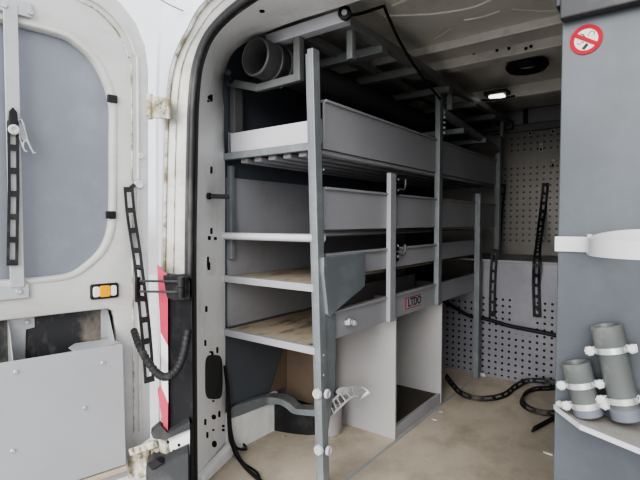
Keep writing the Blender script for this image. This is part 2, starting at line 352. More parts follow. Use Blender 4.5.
struct('left_sheet', box(BM(), XL, -1.135, YL+.01, YL+.04, 0, .66), lowm, wl)
struct('ledge', box(BM(), -1.62, XR, YL-.012, YB, ZL-.014, ZL), 'lip', wl, bevel=.003)
struct('foot_block', box(BM(), -1.10, -1.05, YL-.03, YL-.002, .0, .025), 'plasticwhite', wl, bevel=.004)
for q in [(530, 133), (553, 131), (541, 149), (553, 165)]:   # white-edged openings in the upper wall
    p = atY(q[0], q[1], YB-.003)
    struct('cutout', box(BM(), p.x-.013, p.x+.013, YB-.004, YB+.002, p.z-.02, p.z+.02), 'plasticwhite', wf, bevel=.003)
    struct('slot', box(BM(), p.x-.007, p.x+.007, YB-.008, YB-.003, p.z-.013, p.z+.008), 'hole', wf)
    struct('cutout', box(BM(), p.x-.011, p.x+.011, YB-.004, YB+.002, p.z+.03, p.z+.045), 'plasticwhite', wf, bevel=.002)
# inner lining of the left wall behind the rack
struct('trim_6', box(BM(), XL, XL+.012, 1.53, 3.42, .62, 1.345), 'liner')
struct('trim_7', box(BM(), XL, XL+.03, 1.50, 1.86, 0, .205), 'jamb')
wa = BM(); prism(wa, [V((XL+.002, 1.5, .205)), V((XL+.002, 1.80, .205)), V((XL+.002, 2.04, .62)), V((XL+.002, 1.5, .62))], V((.014, 0, 0))); struct('trim_8', wa, 'slate')
tb = BM(); prism(tb, [V((XL+.001, 1.80, .2)), V((XL+.001, 2.75, .2)), V((XL+.001, 2.75, .62)), V((XL+.001, 2.04, .62))], V((.006, 0, 0))); struct('trim_9', tb, 'card')
struct('trim_10', box(BM(), XL, -1.43, 1.965, 1.975, .13, .6), 'card')
# wheel arch
ax = BM(); prof = []
N1 = 20
pathA = spline([(XL, 1.83, 0), (-1.66, 1.84, 0), (-1.57, 1.87, 0), (-1.50, 1.91, 0), (-1.47, 1.96, 0), (-1.47, 2.12, 0)], 30)
loft(ax, [p for p in pathA], [p+V((0, 0, .14)) for p in pathA]); loft(ax, [p+V((0, 0, .14)) for p in pathA], [V((XL, max(p.y, 1.84), .14)) for p in pathA])
wh = struct('trim_11', ax, 'black', smooth=True)
XW = XL+.036
tops = [atX(231, 407.5, XW), atX(242, 403.5, XW), atX(252, 400.5, XW+.005), atX(261, 398.2, XW+.01), atX(269, 397.5, XW+.015), atY(279, 398.5, 1.79), atY(288, 402.5, 1.79), atY(295, 408.5, 1.795), atY(303, 409.5, 1.80), atY(320, 410, 1.81), atY(330, 410, 1.82)]
bots = [atX(231, 419, XW), atX(242, 415, XW), atX(252, 411, XW+.005), atX(261, 407.5, XW+.01), atX(269, 405, XW+.015), atY(279, 405, 1.79), atY(286, 408.5, 1.79), atY(292, 413.5, 1.795), atY(302, 415.5, 1.80), atY(320, 417, 1.81), atY(330, 417, 1.82)]
T_, B_ = spline(tops, 60), spline(bots, 60); fm = BM()
rows = [[fm.verts.new(q) for q in (t, b, b+V((-.02, .07, 0)), t+V((-.02, .07, .0)))] for t, b in zip(T_, B_)]
for A, B in zip(rows, rows[1:]):
    for k in range(4): fm.faces.new((A[k], A[(k+1) % 4], B[(k+1) % 4], B[k]))
fm.faces.new(rows[0]); fm.faces.new(rows[-1][::-1])
struct('arch_flange', fm, 'frame', wh, bevel=.003)
# rear sill, bumper and corner trims
struct('trim_12', box(BM(), -1.66, .25, .98, 1.13, -.42, -.035), 'dark', bevel=.02)

# ------------------------------------------------------------------ rear left door
d0 = ray(865, 222); DD = V((-d0.x, -d0.y, 0)).normalized(); NN = V((-DD.y, DD.x, 0)); P0 = V((-1.86, 1.18, 0))
def D(s, z, n=0): return P0+DD*s+NN*n+V((0, 0, z))
def dpx(x, y, off=0):
    d = ray(x, y); p = P0+NN*off; nn = NN; t = nn.dot(p-EYE)/nn.dot(d); w = EYE+d*t; r = w-p
    return r.dot(DD), w.z
dm = lambda off: (lambda c: D(c[0], c[1], off+c[2]))
def arc(cx, cz, r, a0, a1, n=10): return [(cx+r*math.cos(math.radians(a0+(a1-a0)*i/n)), cz+r*math.sin(math.radians(a0+(a1-a0)*i/n))) for i in range(n+1)]
W = .985   # door width
def sym(half): return half + [(W-s, z) for s, z in half[::-1]]
outer = sym([(.012, .02), (-.004, .15), (-.008, 1.0), (-.018, 1.80), (-.006, 1.90), (.03, 1.985), (.09, 2.05), (.18, 2.095), (.35, 2.12)])
win = sym([(.40, .905), (.30, .915), (.24, .95), (.18, 1.01), (.145, 1.09), (.134, 1.20), (.129, 1.45), (.127, 1.62), (.150, 1.715), (.195, 1.795), (.255, 1.845), (.34, 1.872)][::1])
def closed_spline(c, n):
    P = [V((p[0], p[1], 0)) for p in c]; m = len(P); out = []
    for i in range(n):
        t = i/n*m; k = int(t); t -= k; a, b, d, e = (P[(k+q-1) % m] for q in range(4))
        q = .5*((2*b)+(d-a)*t+(2*a-5*b+4*d-e)*t*t+(3*b-a-3*d+e)*t**3); out.append((q.x, q.y))
    return out
swin = closed_spline(win, 110)
rec = sym([(.15, .09), (.125, .12), (.122, .72), (.13, .755), (.16, .772)])
door = thing('door_1', None, None, P0, kind='structure')
struct('door_frame', plate([outer, swin, rec], .05, .010, dm(-.025)), 'doorwhite', door, smooth=True)
inner_rim = sym([(.05, .06), (.034, .2), (.03, 1.0), (.022, 1.76), (.034, 1.86), (.07, 1.94), (.13, 2.0), (.21, 2.035), (.36, 2.055)])
def offs(c, k):
    cx = sum(p[0] for p in c)/len(c); cz = sum(p[1] for p in c)/len(c); return [(cx+(p[0]-cx)*(1+k), cz+(p[1]-cz)*(1+k*.5)) for p in c]
struct('window_blank', plate([offs(swin, .05)], .008, .002, dm(-.034)), 'doorgrey', door)
struct('window_rim', plate([offs(swin, .03), swin], .016, .006, dm(-.004)), 'doorwhite', door, smooth=True)
struct('window_gasket', tube(BM(), [D(s, z, -.026) for s, z in offs(swin, -.006)], .005, 8, closed=True), 'pvcdark', door, smooth=True)
struct('door_skin', plate([offs(outer, -.01)], .02, .004, dm(-.085)), 'body', door)
struct('door_edge', plate([outer, offs(outer, -.07)], .07, .008, dm(-.055)), 'white', door, smooth=True)
ridge = [D(s, z, .002) for s, z in inner_rim[1:]]
ridge2 = [D(s+.026, z-.02 if z > 1.8 else z, .001) for s, z in inner_rim[1:]]
struct('pressed_ridge', tube(BM(), spline(ridge2[:-1], 120), .0035, 8), 'grime', door, smooth=True)
struct('pressed_ridge', tube(BM(), spline(ridge[:-1], 120), .007, 8), 'doorwhite', door, smooth=True)
struct('lower_recess', plate([offs(rec, .03)], .01, .002, dm(-.055)), 'recess', door)
rcw = BM(); R0 = [D(s, z, -.005) for s, z in rec]; R1 = [D(s, z, -.052) for s, z in rec]; loft(rcw, R0+R0[:1], R1+R1[:1]); struct('recess_side', rcw, 'recess', door)
for q in ((112, 99), (110.5, 215)):
    s, z = dpx(*q); struct('clip', bar(BM(), D(s+.020, z, .004), D(s-.020, z, .004), .014, .032), 'black', door, bevel=.004)
# amber side marker in a black frame
s0, z0 = dpx(90.5, 284.5); s1, z1 = dpx(117.5, 298.5); zc = (z0+z1)/2; hh = .026
mk = thing('side_marker', 'small amber reflector with clear ends in a black frame on the open door', 'reflector', D((s0+s1)/2, zc))
rr = lambda s0, s1, z0, z1, r=.006: [(s, z) for cx, cz, a in ((s1-r, z1-r, 0), (s0+r, z1-r, 90), (s0+r, z0+r, 180), (s1-r, z0+r, 270)) for s, z in arc(cx, cz, r, a, a+90, 4)]
a, b = min(s0, s1), max(s0, s1)
obj('frame', plate([rr(a, b, zc-hh, zc+hh+.006)], .012, .003, dm(.004)), 'black', mk)
obj('amber_lens', plate([rr(a+.034, b-.034, zc-hh+.008, zc+hh-.002)], .010, .003, dm(.012)), 'amber', mk, label='amber lens')
for e in (a+.009, b-.029): obj('clear_lens', plate([rr(e, e+.020, zc-hh+.010, zc+hh-.004)], .010, .003, dm(.010)), 'clearlens', mk, label='clear end lens')
# centre steel strip across the window with brackets top and bottom
stp = thing('window_strip', 'pale steel strip bolted upright across the grey door window', 'metal strip', D(.484, 1.4))
obj('strip', bar(BM(), D(.484, .885, .014), D(.484, 1.93, .014), .006, .046, DD), 'steel', stp, bevel=.002)
obj('top_bracket', bar(BM(), D(.55, 1.925, .008), D(.415, 1.925, .008), .012, .055), 'steel', stp, bevel=.003)
obj('bottom_bracket', plate([[(.448, .843), (.56, .843), (.56, .895), (.51, .895), (.51, .91), (.459, .91), (.459, .90), (.448, .892)]], .010, .002, dm(.007)), 'steel', stp)
for q in ((30, 14), (4, 7)): s, z = dpx(*q); screw(stp, D(s, z, .014), NN, .010, .008, 'zinc', 'bolt')
s, z = dpx(18.5, 291); screw(stp, D(s, z, .012), NN, .010, .008, 'zinc', 'bolt')
# strap on the strip + white knob + loose buckle hooks
ds = thing('rubber_strap', 'short black slotted rubber strap hanging from the white knob on the window strip', 'strap', D(.492, 1.5), group='black slotted rubber straps')
obj('strap', slotted(BM(), [D(.486, 1.50, .024), D(.489, 1.25, .024), D(.500, .955, .024)], NN, .036, .085, .007, .25), 'rubber', ds)
nb = BM(); prism(nb, [D(.503, 1.475, .022), D(.469, 1.475, .022), D(.474, 1.535, .022), D(.486, 1.552, .022), D(.498, 1.535, .022)], NN*.012); obj('strap_head', nb, 'black', ds, bevel=.003)
screw(ds, D(.485, 1.468, .034), NN, .019, .010, 'plasticwhite', 'knob', 'white knob')
bk = thing('wire_buckle', 'bent silver wire buckle dangling beside the strap knob on the door', 'buckle', D(.44, 1.45))
def dl(x, y, n=.02): s, z = dpx(x, y, n); return D(s, z, n)
obj('wire_hook', tube(BM(), [dl(*q) for q in ((17, 121), (21, 119.5), (23.5, 124), (27.5, 140), (31, 148), (33.5, 153), (35.5, 153))], .0035, 8), 'zinc', bk, smooth=True)
obj('wire_hook', tube(BM(), [dl(*q) for q in ((17.5, 124), (19.5, 138), (22.5, 147), (25, 151), (27, 151.5))], .0035, 8), 'zinc', bk, smooth=True)
obj('buckle_plate', prism(BM(), [dl(*q, .014) for q in ((18.5, 124), (22, 123), (27, 137), (26, 141.5), (22, 140), (20, 136))], NN*.004), 'steel', bk, bevel=.001)
obj('wire_loop', tube(BM(), spline([dl(*q) for q in ((24, 150), (23, 145), (24, 141.5), (26.5, 141), (29, 144), (31, 149))], 14), .003, 8), 'zinc', bk, smooth=True)
# storage bin on the lower half of the door
bn = thing('door_bin', 'wide grey sheet metal bin bolted low on the open door', 'storage bin', D(.49, .08))
bo = .085
s_r, z_r = dpx(122, 343.5, bo); s_b, z_b = dpx(125.5, 464, bo)
s_l = W-.06

bm = plate([[(s_r, z_r), (s_l, z_r), (s_l, z_b), (s_r-.006, z_b)]], .006, .0015, dm(bo)); obj('front_plate', bm, 'bin', bn)
obj('bin_floor', plate([[(s_r, -.05), (s_l, -.05), (s_l, bo), (s_r, bo)]], .006, .001, lambda c: D(c[0], z_b+.006+c[2], c[1])), 'bin', bn)
obj('lower_ledge', bar(BM(), D(s_r-.012, z_b-.016, bo-.03), D(s_l, z_b-.016, bo-.03), .085, .022), 'ply', bn, bevel=.004)
def gus(x0, y0, x1, y1, w):
    s, z = dpx(x0, y0, -.03); g = BM(); zt = z
    prism(g, [D(s, zt, -.048), D(s, zt-.18, bo-.004), D(s, zt-.20, bo-.004), D(s, zt-.20, -.048)], DD*.004); return g, s, zt
for x0, y0, fl in ((9, 318, 1), (109, 309, 0)):
    g, s, zt = gus(x0, y0, 0, 0, 0); gp = obj('gusset_bracket', g, 'steel', bn)
    fl_ = plate([[(s, zt), (s-.085, zt), (s-.085, zt-.05), (s-.055, zt-.055), (s-.05, zt-.19), (s, zt-.19)] if fl else [(s, zt), (s+.028, zt), (s+.03, zt-.17), (s, zt-.17)]], .004, .001, dm(-.046)); obj('flange', fl_, 'steel', gp)
    if fl: screw(gp, D(s-.058, zt-.025, -.042), NN, .008, .006, 'zinc', 'bolt')
for q in ((16, 372), (103, 363), (85, 408), (13, 451)):
    s, z = dpx(*q, bo+.003); screw(bn, D(s, z, bo+.003), NN, .008, .004, 'zinc', 'rivet')
obj('folded_end', plate([[(s_r, z_r-.004), (s_r+.18, z_r-.006), (s_r+.185, z_r+.004), (s_r+.15, z_r+.012), (s_r+.02, z_r+.010)]], .004, .001, lambda c: D(c[0], z_r+(c[1]-z_r)*.2+c[2], bo-.002-(c[1]-z_r+.006)*6)), 'bin', bn)
# lock striker holes / knob where the tall strap hangs
tall = thing('rubber_strap', 'long black slotted rubber strap hanging slanted from the knob on the door edge', 'strap', D(.03, 1.28, .03), group='black slotted rubber straps')
tp = [dl(x, y, n) for x, y, n in ((128.5, 187, .03), (131, 215, .03), (137, 255, .035), (143, 305, .045), (147, 345, .05), (149.5, 383, .05))]
tp = tp[:3]+[atY(143, 305, 1.04), atY(147, 345, 1.045), atY(149.5, 383, 1.05)]
obj('strap', slotted(BM(), spline(tp, 40), NN, .040, .088, .008, .24), 'rubber', tall)
k0 = dl(138, 184, .0); screw(tall, k0, NN, .022, .018, 'zinc', 'knob', 'dull metal knob')
obj('strap_end', bar(BM(), dl(129, 190, .026), dl(134.5, 184.5, .020), .010, .018), 'rubber', tall, bevel=.003)
k1 = dl(140, 156, .0); screw(door, k1, NN, .014, .012, 'grimy', 'bump_stop')

# hinges, check arms, hose, lamp on the rear corner
def body(x, y, Y=1.10): return atY(x, y, Y)
hg = thing('door_hinge', 'grimy rusty hinge plate high on the rear van corner', 'hinge', body(158, 107, 1.12), parent=door)
obj('hinge_leaf', plate([[(p.x, p.z) for p in (body(147, 95, 1.11), body(168, 99, 1.11), body(169, 118, 1.11), body(148, 117, 1.11))]], .02, .003, lambda c: V((c[0], 1.115+c[2], c[1]))), 'rusty', hg)
obj('hinge_pin', tube(BM(), [body(149.5, 94, 1.10), body(149.5, 119, 1.10)], .012, 12), 'rusty', hg, smooth=True)
for q in ((158, 103), (164, 112)): screw(hg, body(*q, 1.104), (0, -1, 0), .009, .008, 'zinc', 'bolt')
h2 = thing('door_hinge', 'grimy hinge bracket low on the rear corner above the bumper', 'hinge', body(150, 455, 1.10), parent=door)
obj('hinge_leaf', plate([[(p.x, p.z) for p in (body(128, 455, 1.08), body(152, 437, 1.08), body(163, 441, 1.08), body(167, 460, 1.08), body(140, 478, 1.08), body(128, 478, 1.08))]], .02, .003, lambda c: V((c[0], 1.09+c[2], c[1]))), 'rusty', h2)
obj('hinge_pin', tube(BM(), [body(147, 444, 1.07), body(147, 464, 1.07)], .014, 12), 'rusty', h2, smooth=True)
obj('hinge_arm', bar(BM(), body(131, 452, 1.06), body(155, 444, 1.06), .02, .03), 'rusty', h2, bevel=.004)
for q in ((141, 456), (158, 450), (152, 462)): screw(h2, body(*q, 1.078), (0, -1, 0), .011, .010, 'rusty', 'bolt')
lamp = thing('tail_lamp', 'tall tail lamp with red and white lens on the van corner', 'lamp', body(170, 350, 1.1))
def pxprism(pts, Y, th): return prism(BM(), [body(x, y, Y) for x, y in pts], V((-.82*th, .57*th, 0)))
obj('housing', pxprism([(166.5, 274), (192, 277), (193, 424), (180, 431), (166, 432)], 1.095, .05), 'black', lamp, bevel=.006)
obj('red_lens', pxprism([(157, 264.5), (168, 276), (168, 346), (160.5, 332)], 1.085, .05), 'redlens', lamp, bevel=.002, label='upper red lens')
obj('white_lens', pxprism([(160.5, 332), (168, 346), (168.3, 404), (161.5, 388)], 1.085, .05), 'clearlens', lamp, bevel=.002, label='white middle lens')
obj('red_lens', pxprism([(157.5, 392), (161.5, 388), (168.3, 404), (168, 431), (163.5, 428)], 1.084, .05), 'redlens', lamp, bevel=.002, label='lower red lens')
ck = thing('door_check', 'black door check bracket with two steel rods above the tail lamp', 'door check', body(178, 288, 1.07))
obj('bracket', pxprism([(163, 276), (186, 274.5), (190, 283), (190, 300), (175, 301), (167, 298)], 1.06, .035), 'rubber', ck, bevel=.005)
for y in (281, 291.5):
    obj('rod', tube(BM(), [body(140, y, 1.03), body(183, y+.5, 1.045)], .0045, 8), 'dark', ck, smooth=True)
    obj('rod_pivot', lathe(BM(), body(181, y+1, 1.03), (0, 0, 1), [(0, -.018), (.014, -.018), (.014, .018), (0, .018)], 12), 'black', ck, smooth=True)
obj('rod_head', bar(BM(), body(137.5, 277, 1.03), body(137.5, 302, 1.03), .02, .012), 'black', ck, bevel=.003)
hs = spline([body(x, y, Y) for x, y, Y in ((134, 331, 1.10), (139, 345, 1.05), (147, 360, 1.02), (158, 374, 1.01), (168, 376.5, 1.01), (178, 368, 1.02), (184, 352, 1.04), (188, 330, 1.07))], 110)
tag(obj('cable_hose', tube(BM(), hs, .016, 12, rf=lambda i: .0152 if i % 4 < 2 else .0128), 'rubber', smooth=True), 'black ribbed cable hose looping from the door past the tail lamp', 'hose')
obj_c = thing('corner_trim', 'dark plastic step trim below the tail lamp', 'trim', body(172, 435, 1.06))
obj('trim_cap', pxprism([(150.5, 433), (160, 425), (168, 434), (190, 421), (190, 429), (166, 440.5), (153, 439)], 1.07, .05), 'dark', obj_c, bevel=.005)
obj('bracket', pxprism([(160, 439), (190, 430), (190, 455), (163, 461)], 1.10, .03), 'white', obj_c, bevel=.003)
for q in ((168, 442), (174, 451), (179, 445)): obj('round_hole', lathe(BM(), body(*q, 1.097), (0, -1, 0), [(0, 0), (.006, 0), (.006, .003), (0, .003)], 10), 'hole', obj_c)
bp = thing('bumper_corner', 'dark grey plastic bumper corner under the low hinge', 'bumper', body(170, 475, 1.03))
obj('corner_cover', prism(BM(), [body(x, y, 1.03) for x, y in ((146, 466), (153, 459), (163, 463), (186, 453), (188.5, 452), (188.5, 520), (146, 520))], V((-.06, .05, 0))), 'dark', bp, bevel=.012)
obj('corner_end', prism(BM(), [body(x, y, 1.02) for x, y in ((146.5, 464), (155, 458.5), (162, 464), (152, 471))], V((0, .03, 0))), 'black', bp, bevel=.004)

# ------------------------------------------------------------------ the left shelving rack
XF = -1.12
rack = thing('shelving_rack', 'long grey metal shelving rack with four tray shelves along the left van wall', 'shelving', (-1.4, 1.45, 0))
# uprights
def upright(y, w, z0, z1, depth=.045, m='frame'):
    o = obj('upright', box(BM(), XF-.012, XF+depth-.012, y, y+w, z0, z1), m, rack, bevel=.003); return o
u1 = upright(1.458, .044, 0, 1.795, .029)
u1b = obj('upright_flange', box(BM(), XF-.050, XF-.010, 1.497, 1.502, 0, 1.795), 'frame', u1)
for o in (u1, u1b):
    for v in o.data.vertices:
        v.co.y += -.040*(v.co.z-.82)
u2 = upright(2.640, .050, .63, 1.885, .032)
u3 = upright(3.83, .055, ZL, 1.80, .04)
u4 = obj('upright', box(BM(), XF-.0, XF+.04, 3.325, 3.38, 0, 1.335), 'frame', rack, bevel=.003)
for y, zz in ((3.375, (1.13, 1.16, 1.19, 1.22)), (2.675, (1.66, 1.69, 1.72, 1.75, 1.78))):
    for z in zz: obj('slot', box(BM(), XF+.030, XF+.0405, y-.009, y+.009, z-.006, z+.006), 'plasticwhite' if y > 3 else 'liner', u4 if y > 3 else u2)
ul = obj('upright', box(BM(), XL+.012, XL+.048, 1.545, 1.60, 1.44, 1.80), 'rackgrey', rack, bevel=.003)
ul2 = obj('upright', box(BM(), XL+.012, XL+.040, 1.525, 1.55, 0.95, 1.40), 'frame', rack, bevel=.003)
# white bolts on the near upright
for q in ((320, 393), (320.5, 450)):
    p = atY(*q, 1.48); screw(u1, V((XF+.003, 1.455+.04*(.82-p.z), p.z)), (0, -1, 0), .022, .014, 'plasticwhite', 'bolt_cap', 'white bolt cap')
for q in ((330.5, 392), (330.5, 449)):
    p = atX(*q, XF+.025); screw(u1, V((XF+.022, 1.487+.04*(.82-p.z), p.z)), (1, 0, 0), .020, .012, 'plasticwhite', 'bolt_cap', 'white bolt cap')
for q in ((312.5, 168), (322, 356), (322, 376)):
    p = atX(*q, XF+.024); screw(u1, V((XF+.022, 1.483, p.z)), (1, 0, 0), .005, .003, 'zinc', 'bolt')
# trays
def tray(y0, y1, zf, zt, zb, lipm, floorm, endh=0, edge='steel', lipx=XF, cut=True):
    t = obj('tray', box(BM(), XL+.016, lipx-.10 if cut else lipx-.014, y0, y1, zf-(.005 if cut else .018), zf), floorm, rack)
    l = BM(); box(l, lipx-.013, lipx-.003, y0+.02, y1, zb, zt); box(l, lipx-.022, lipx+.008, y0+.02, y1, zt-.006, zt+.005); obj('front_lip', l, lipm, t, bevel=.002, label='pale folded front lip')
    if edge: obj('end_channel', box(BM(), XL+.02, lipx-.01, y0-.014, y0+.012, zf-.024, zf+.008), edge, t, bevel=.003)
    return t
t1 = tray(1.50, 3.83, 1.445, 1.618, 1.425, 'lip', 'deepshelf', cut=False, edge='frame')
obj('end_wall', box(BM(), XL+.05, XF-.016, 1.515, 1.525, 1.45, 1.548), 'tray', t1, bevel=.002, label='white tray end wall')
obj('back_wall', box(BM(), XL+.016, XL+.024, 1.53, 3.83, 1.45, 1.56), 'lip', t1)
# ribs under the top tray
for k in range(6):
    x = XL+.10+k*.088; obj('under_rib', box(BM(), x, x+.045, 1.53, 3.8, 1.405, 1.427), 'liner', t1, bevel=.006)
t2 = tray(1.50, 3.80, 1.07, 1.268, 1.098, 'lip', 'liner', edge=None)
obj('edge_roll', tube(BM(), [V((XL+.02, 1.495, 1.064)), V((XF+.012, 1.495, 1.064))], .017, 12), 'tray', t2, smooth=True, label='white rolled front edge')
lp = obj('end_flange', prism(BM(), [V((XF-.032, 1.50, 1.05)), V((XF-.020, 1.50, 1.05)), V((XF-.020, 1.50, 1.28)), V((XF-.030, 1.50, 1.22))], V((0, .012, 0))), 'tray', t2)
t3 = tray(1.50, 3.42, .868, .995, .898, 'lip', 'ply', edge='liner')
t4 = tray(1.50, 3.42, .610, .752, .634, 'lip', 'ply', edge='liner')
obj('back_wall', box(BM(), XL+.1, XL+.11, 2.2, 3.40, .61, .72), 'liner', t4)
# gusset plate and lower flange at the near upright
g = obj('gusset_plate', prism(BM(), [V((XF+.010, 1.470, .990)), V((XF+.010, 1.785, .992)), V((XF+.010, 1.785, .842)), V((XF+.010, 1.56, .765)), V((XF+.010, 1.52, .745)), V((XF+.010, 1.50, .760)), V((XF+.010, 1.47, .93))], V((.022, 0, 0))), 'gusset', rack, bevel=.003)
g2 = obj('lower_flange', prism(BM(), [V((XF-.006, 1.50, .78)), V((XF-.006, 1.585, .74)), V((XF-.006, 1.578, .45)), V((XF-.006, 1.53, .27)), V((XF-.006, 1.50, .25))], V((.018, 0, 0))), 'frame', rack, bevel=.002)
# latch bar in front of the lips
lb = obj('latch_bar', box(BM(), XF-.002, XF+.022, 2.035, 2.095, .632, 1.372), 'lip', rack, bevel=.003, label='pale upright latch bar')
for zz in (1.345, 1.01):
    for dz in (0, -.055):
        h = obj('latch_clip', box(BM(), XF-.002, XF+.020, 2.098, 2.135, zz+dz-.024, zz+dz+.020), 'black', lb, bevel=.005, label='black latch clip')
        screw(h, V((XF+.018, 2.118, zz+dz)), (1, 0, 0), .008, .004, 'zinc', 'bolt')
    obj('hook', tube(BM(), spline([V((XF+.018, 2.13, zz-.045)), V((XF+.026, 2.165, zz-.05)), V((XF+.026, 2.185, zz-.03)), V((XF+.026, 2.187, zz+.005))], 12), .0055, 8), 'pvcdark', lb, smooth=True)
# reflector sticker with letters on the lowest lip
def lipmap(y, z, x=XF): return lambda c: V((x+c[2], y+c[0], z+c[1]))
sk = obj('sticker', box(BM(), XF-.003, XF-.0012, 2.252, 2.44, .660, .722), 'red', rack, label='small red sticker with a white lettered box')
obj('white_box', box(BM(), XF-.0012, XF-.0004, 2.262, 2.46, .664, .718), 'liner', sk, label='white lettered box')
obj('lettering', text_bm('LTDO', .062, lipmap(2.36, .691, XF+.0004)), 'ink', sk)
p = atX(348, 322, XF+.0)
wb = obj('white_toggle', box(BM(), XF-.003, XF+.014, p.y-.028, p.y+.028, p.z-.010, p.z+.012), 'plasticwhite', rack, bevel=.005, label='white plastic toggle')
screw(wb, V((XF+.012, p.y-.012, p.z+.004)), (1, 0, 0), .016, .012, 'plasticwhite', 'knob'); screw(wb, V((XF+.012, p.y+.024, p.z-.006)), (1, 0, 0), .013, .012, 'plasticwhite', 'knob')
# compartments below
pa = obj('partition_panel', box(BM(), -1.60, XF+.004, 2.13, 2.145, 0, .64), 'partition', rack, bevel=.002, label='white cross panel under the lowest shelf')
pb = obj('partition_panel', box(BM(), -1.60, XF+.004, 2.735, 2.75, 0, .634), 'partition', rack, bevel=.002, label='farther white cross panel under the lowest shelf')
obj('plinth', box(BM(), XF-.02, XF, 2.145, 2.735, 0, .062), 'liner', rack, bevel=.002)
obj('plinth_floor', box(BM(), -1.60, XF-.02, 2.145, 2.735, .0, .055), 'deepshelf', rack)
obj('front_skirt', box(BM(), -1.132, XF-.004, 2.75, 2.765, 0, .6), 'frame', rack)
obj('back_board', box(BM(), -1.61, -1.60, 2.145, 3.40, 0, .6), 'liner', rack)
for q in ((388, 350), (379, 334), (371, 395), (352, 350), (393, 371)):
    p = atY(*q, 2.128); screw(pa, V((p.x, 2.129, p.z)), (0, -1, 0), .005, .003, 'liner', 'rivet')
# bracket from pillar to rear post holding the pipe
pbx = obj('pipe_bracket', bar(BM(), V((-1.70, 1.535, 1.795)), V((-1.50, 1.54, 1.735)), .03, .035), 'rackgrey', rack, bevel=.004)
obj('bracket_foot', bar(BM(), V((-1.50, 1.54, 1.737)), V((-1.262, 1.55, 1.745)), .03, .035), 'rackgrey', pbx, bevel=.004)
obj('bracket_riser', bar(BM(), V((-1.280, 1.55, 1.73)), V((-1.280, 1.55, 1.915)), .035, .035, (0, 1, 0)), 'rackgrey', pbx, bevel=.004)
obj('stud', tube(BM(), [V((-1.60, 1.44, 1.80)), V((-1.68, 1.53, 1.795))], .013, 12), 'dark', pbx, smooth=True)
q = onpillar(207, 196); 
if q:
    st = thing('pillar_stud', 'short dark metal rod sticking out of the white pillar', 'rod', q[0])
    obj('rod', tube(BM(), [q[0]+q[1]*.004, q[0]+q[1]*.006+V((-.01, .19, 0))*.5+V((.03, 0, 0))], .010, 12), 'dark', st, smooth=True)
    obj('rod_tip', lathe(BM(), q[0]+q[1]*.004, q[1], [(0, 0), (.014, 0), (.014, .012), (0, .012)], 12), 'black', st, smooth=True)

# ------------------------------------------------------------------ roof rack, pipe, cables
rr_ = thing('roof_rack', 'grey welded ladder rack fixed under the van roof', 'roof rack', (-1.2, 1.5, 1.9))
obj('cross_bar', box(BM(), -1.455, -1.035, 1.53, 1.58, 1.912, 1.962), 'tray', rr_, bevel=.004, label='pale front cross bar')
for x in (-1.29, -1.06): obj('rail', box(BM(), x-.02, x+.02, 1.56, 4.02, 1.915, 1.955), 'rackgrey', rr_, bevel=.004)
for y in (1.84, 2.20, 2.62, 3.05, 3.5, 3.95): obj('cross_bar', box(BM(), -1.43, -1.04, y, y+.055, 1.885, 1.925), 'rackgrey', rr_, bevel=.004)
for y in (1.62, 2.70, 3.78): obj('strut', box(BM(), -1.085, -1.055, y, y+.03, 1.80 if y < 2 else 1.80, 1.92), 'rackgrey', rr_, bevel=.004)
obj('side_rail', box(BM(), -1.135, -1.10, 1.5, 3.9, 1.745, 1.775), 'rackgrey', rr_, bevel=.004) if 0 else None
obj('lower_rail', bar(BM(), V((-1.11, 2.70, 1.79)), V((-1.11, 3.86, 1.70)), .03, .045), 'frame', rr_, bevel=.004)
for y in (2.95, 3.40): obj('lower_cross_bar', box(BM(), -1.68, -1.07, y, y+.04, 1.70, 1.735), 'frame', rr_, bevel=.004)
px0 = atY(265, 62, 1.52); PC = V((-1.445, 0, 1.842))
pipe = thing('storage_pipe', 'long dark grey plastic pipe lying under the roof rack with open end', 'pipe', PC+V((0, 1.5, 0)))
R = .079
obj('pipe', lathe(BM(), PC+V((0, 1.45, 0)), (0, 1, 0), [(R-.007, 2.4), (R-.007, .004), (R-.004, 0), (R, .001), (R+.004, .006), (R+.004, .10), (R-.001, .105), (R-.001, 2.4), (0, 2.4)], 40), 'pvcdark', pipe, smooth=True)
obj('socket_ring', lathe(BM(), PC+V((0, 1.535, 0)), (0, 1, 0), [(R+.003, 0), (R+.010, .003), (R+.010, .018), (R+.003, .02)], 40), 'pvcdark', pipe, smooth=True)
obj('clamp_band', lathe(BM(), PC+V((0, 1.60, 0)), (0, 1, 0), [(R+.004, 0), (R+.006, 0), (R+.006, .016), (R+.004, .016)], 40), 'steel', pipe, smooth=True)
screw(pipe, V((PC.x+.02, 1.6, PC.z-R-.02)), (0, -1, 0), .008, .008, 'plasticwhite', 'bolt_cap')
pg = thing('end_plug', 'round black plug with pale centre on the end of the pale cross bar', 'plug', V((-1.030, 1.515, 1.94)))
obj('plug_body', lathe(BM(), V((-1.030, 1.532, 1.94)), (.35, -1, 0), [(0, -.01), (.024, -.01), (.026, 0), (.026, .014), (.017, .018), (.014, .010), (0, .010)], 20), 'black', pg, smooth=True)
obj('plug_face', lathe(BM(), V((-1.030, 1.532, 1.94)), (.35, -1, 0), [(0, .011), (.013, .011), (.012, .015), (0, .016)], 16), 'liner', pg, smooth=True, label='pale round centre')
cb = spline([atZ(347, 16, 1.96), atZ(362, 13, 2.0), atZ(384, 6, 2.035)], 14)+spline([atZ(384, 7, 2.035), atZ(398, 38, 1.97), atZ(412, 62, 1.90), atZ(428, 84, 1.86), atZ(440, 99, 1.84)], 24)[1:]
tag(obj('roof_cable', tube(BM(), cb, .0065, 8), 'cable', smooth=True), 'thin black cable sagging across the ceiling from the black plug', 'cable')
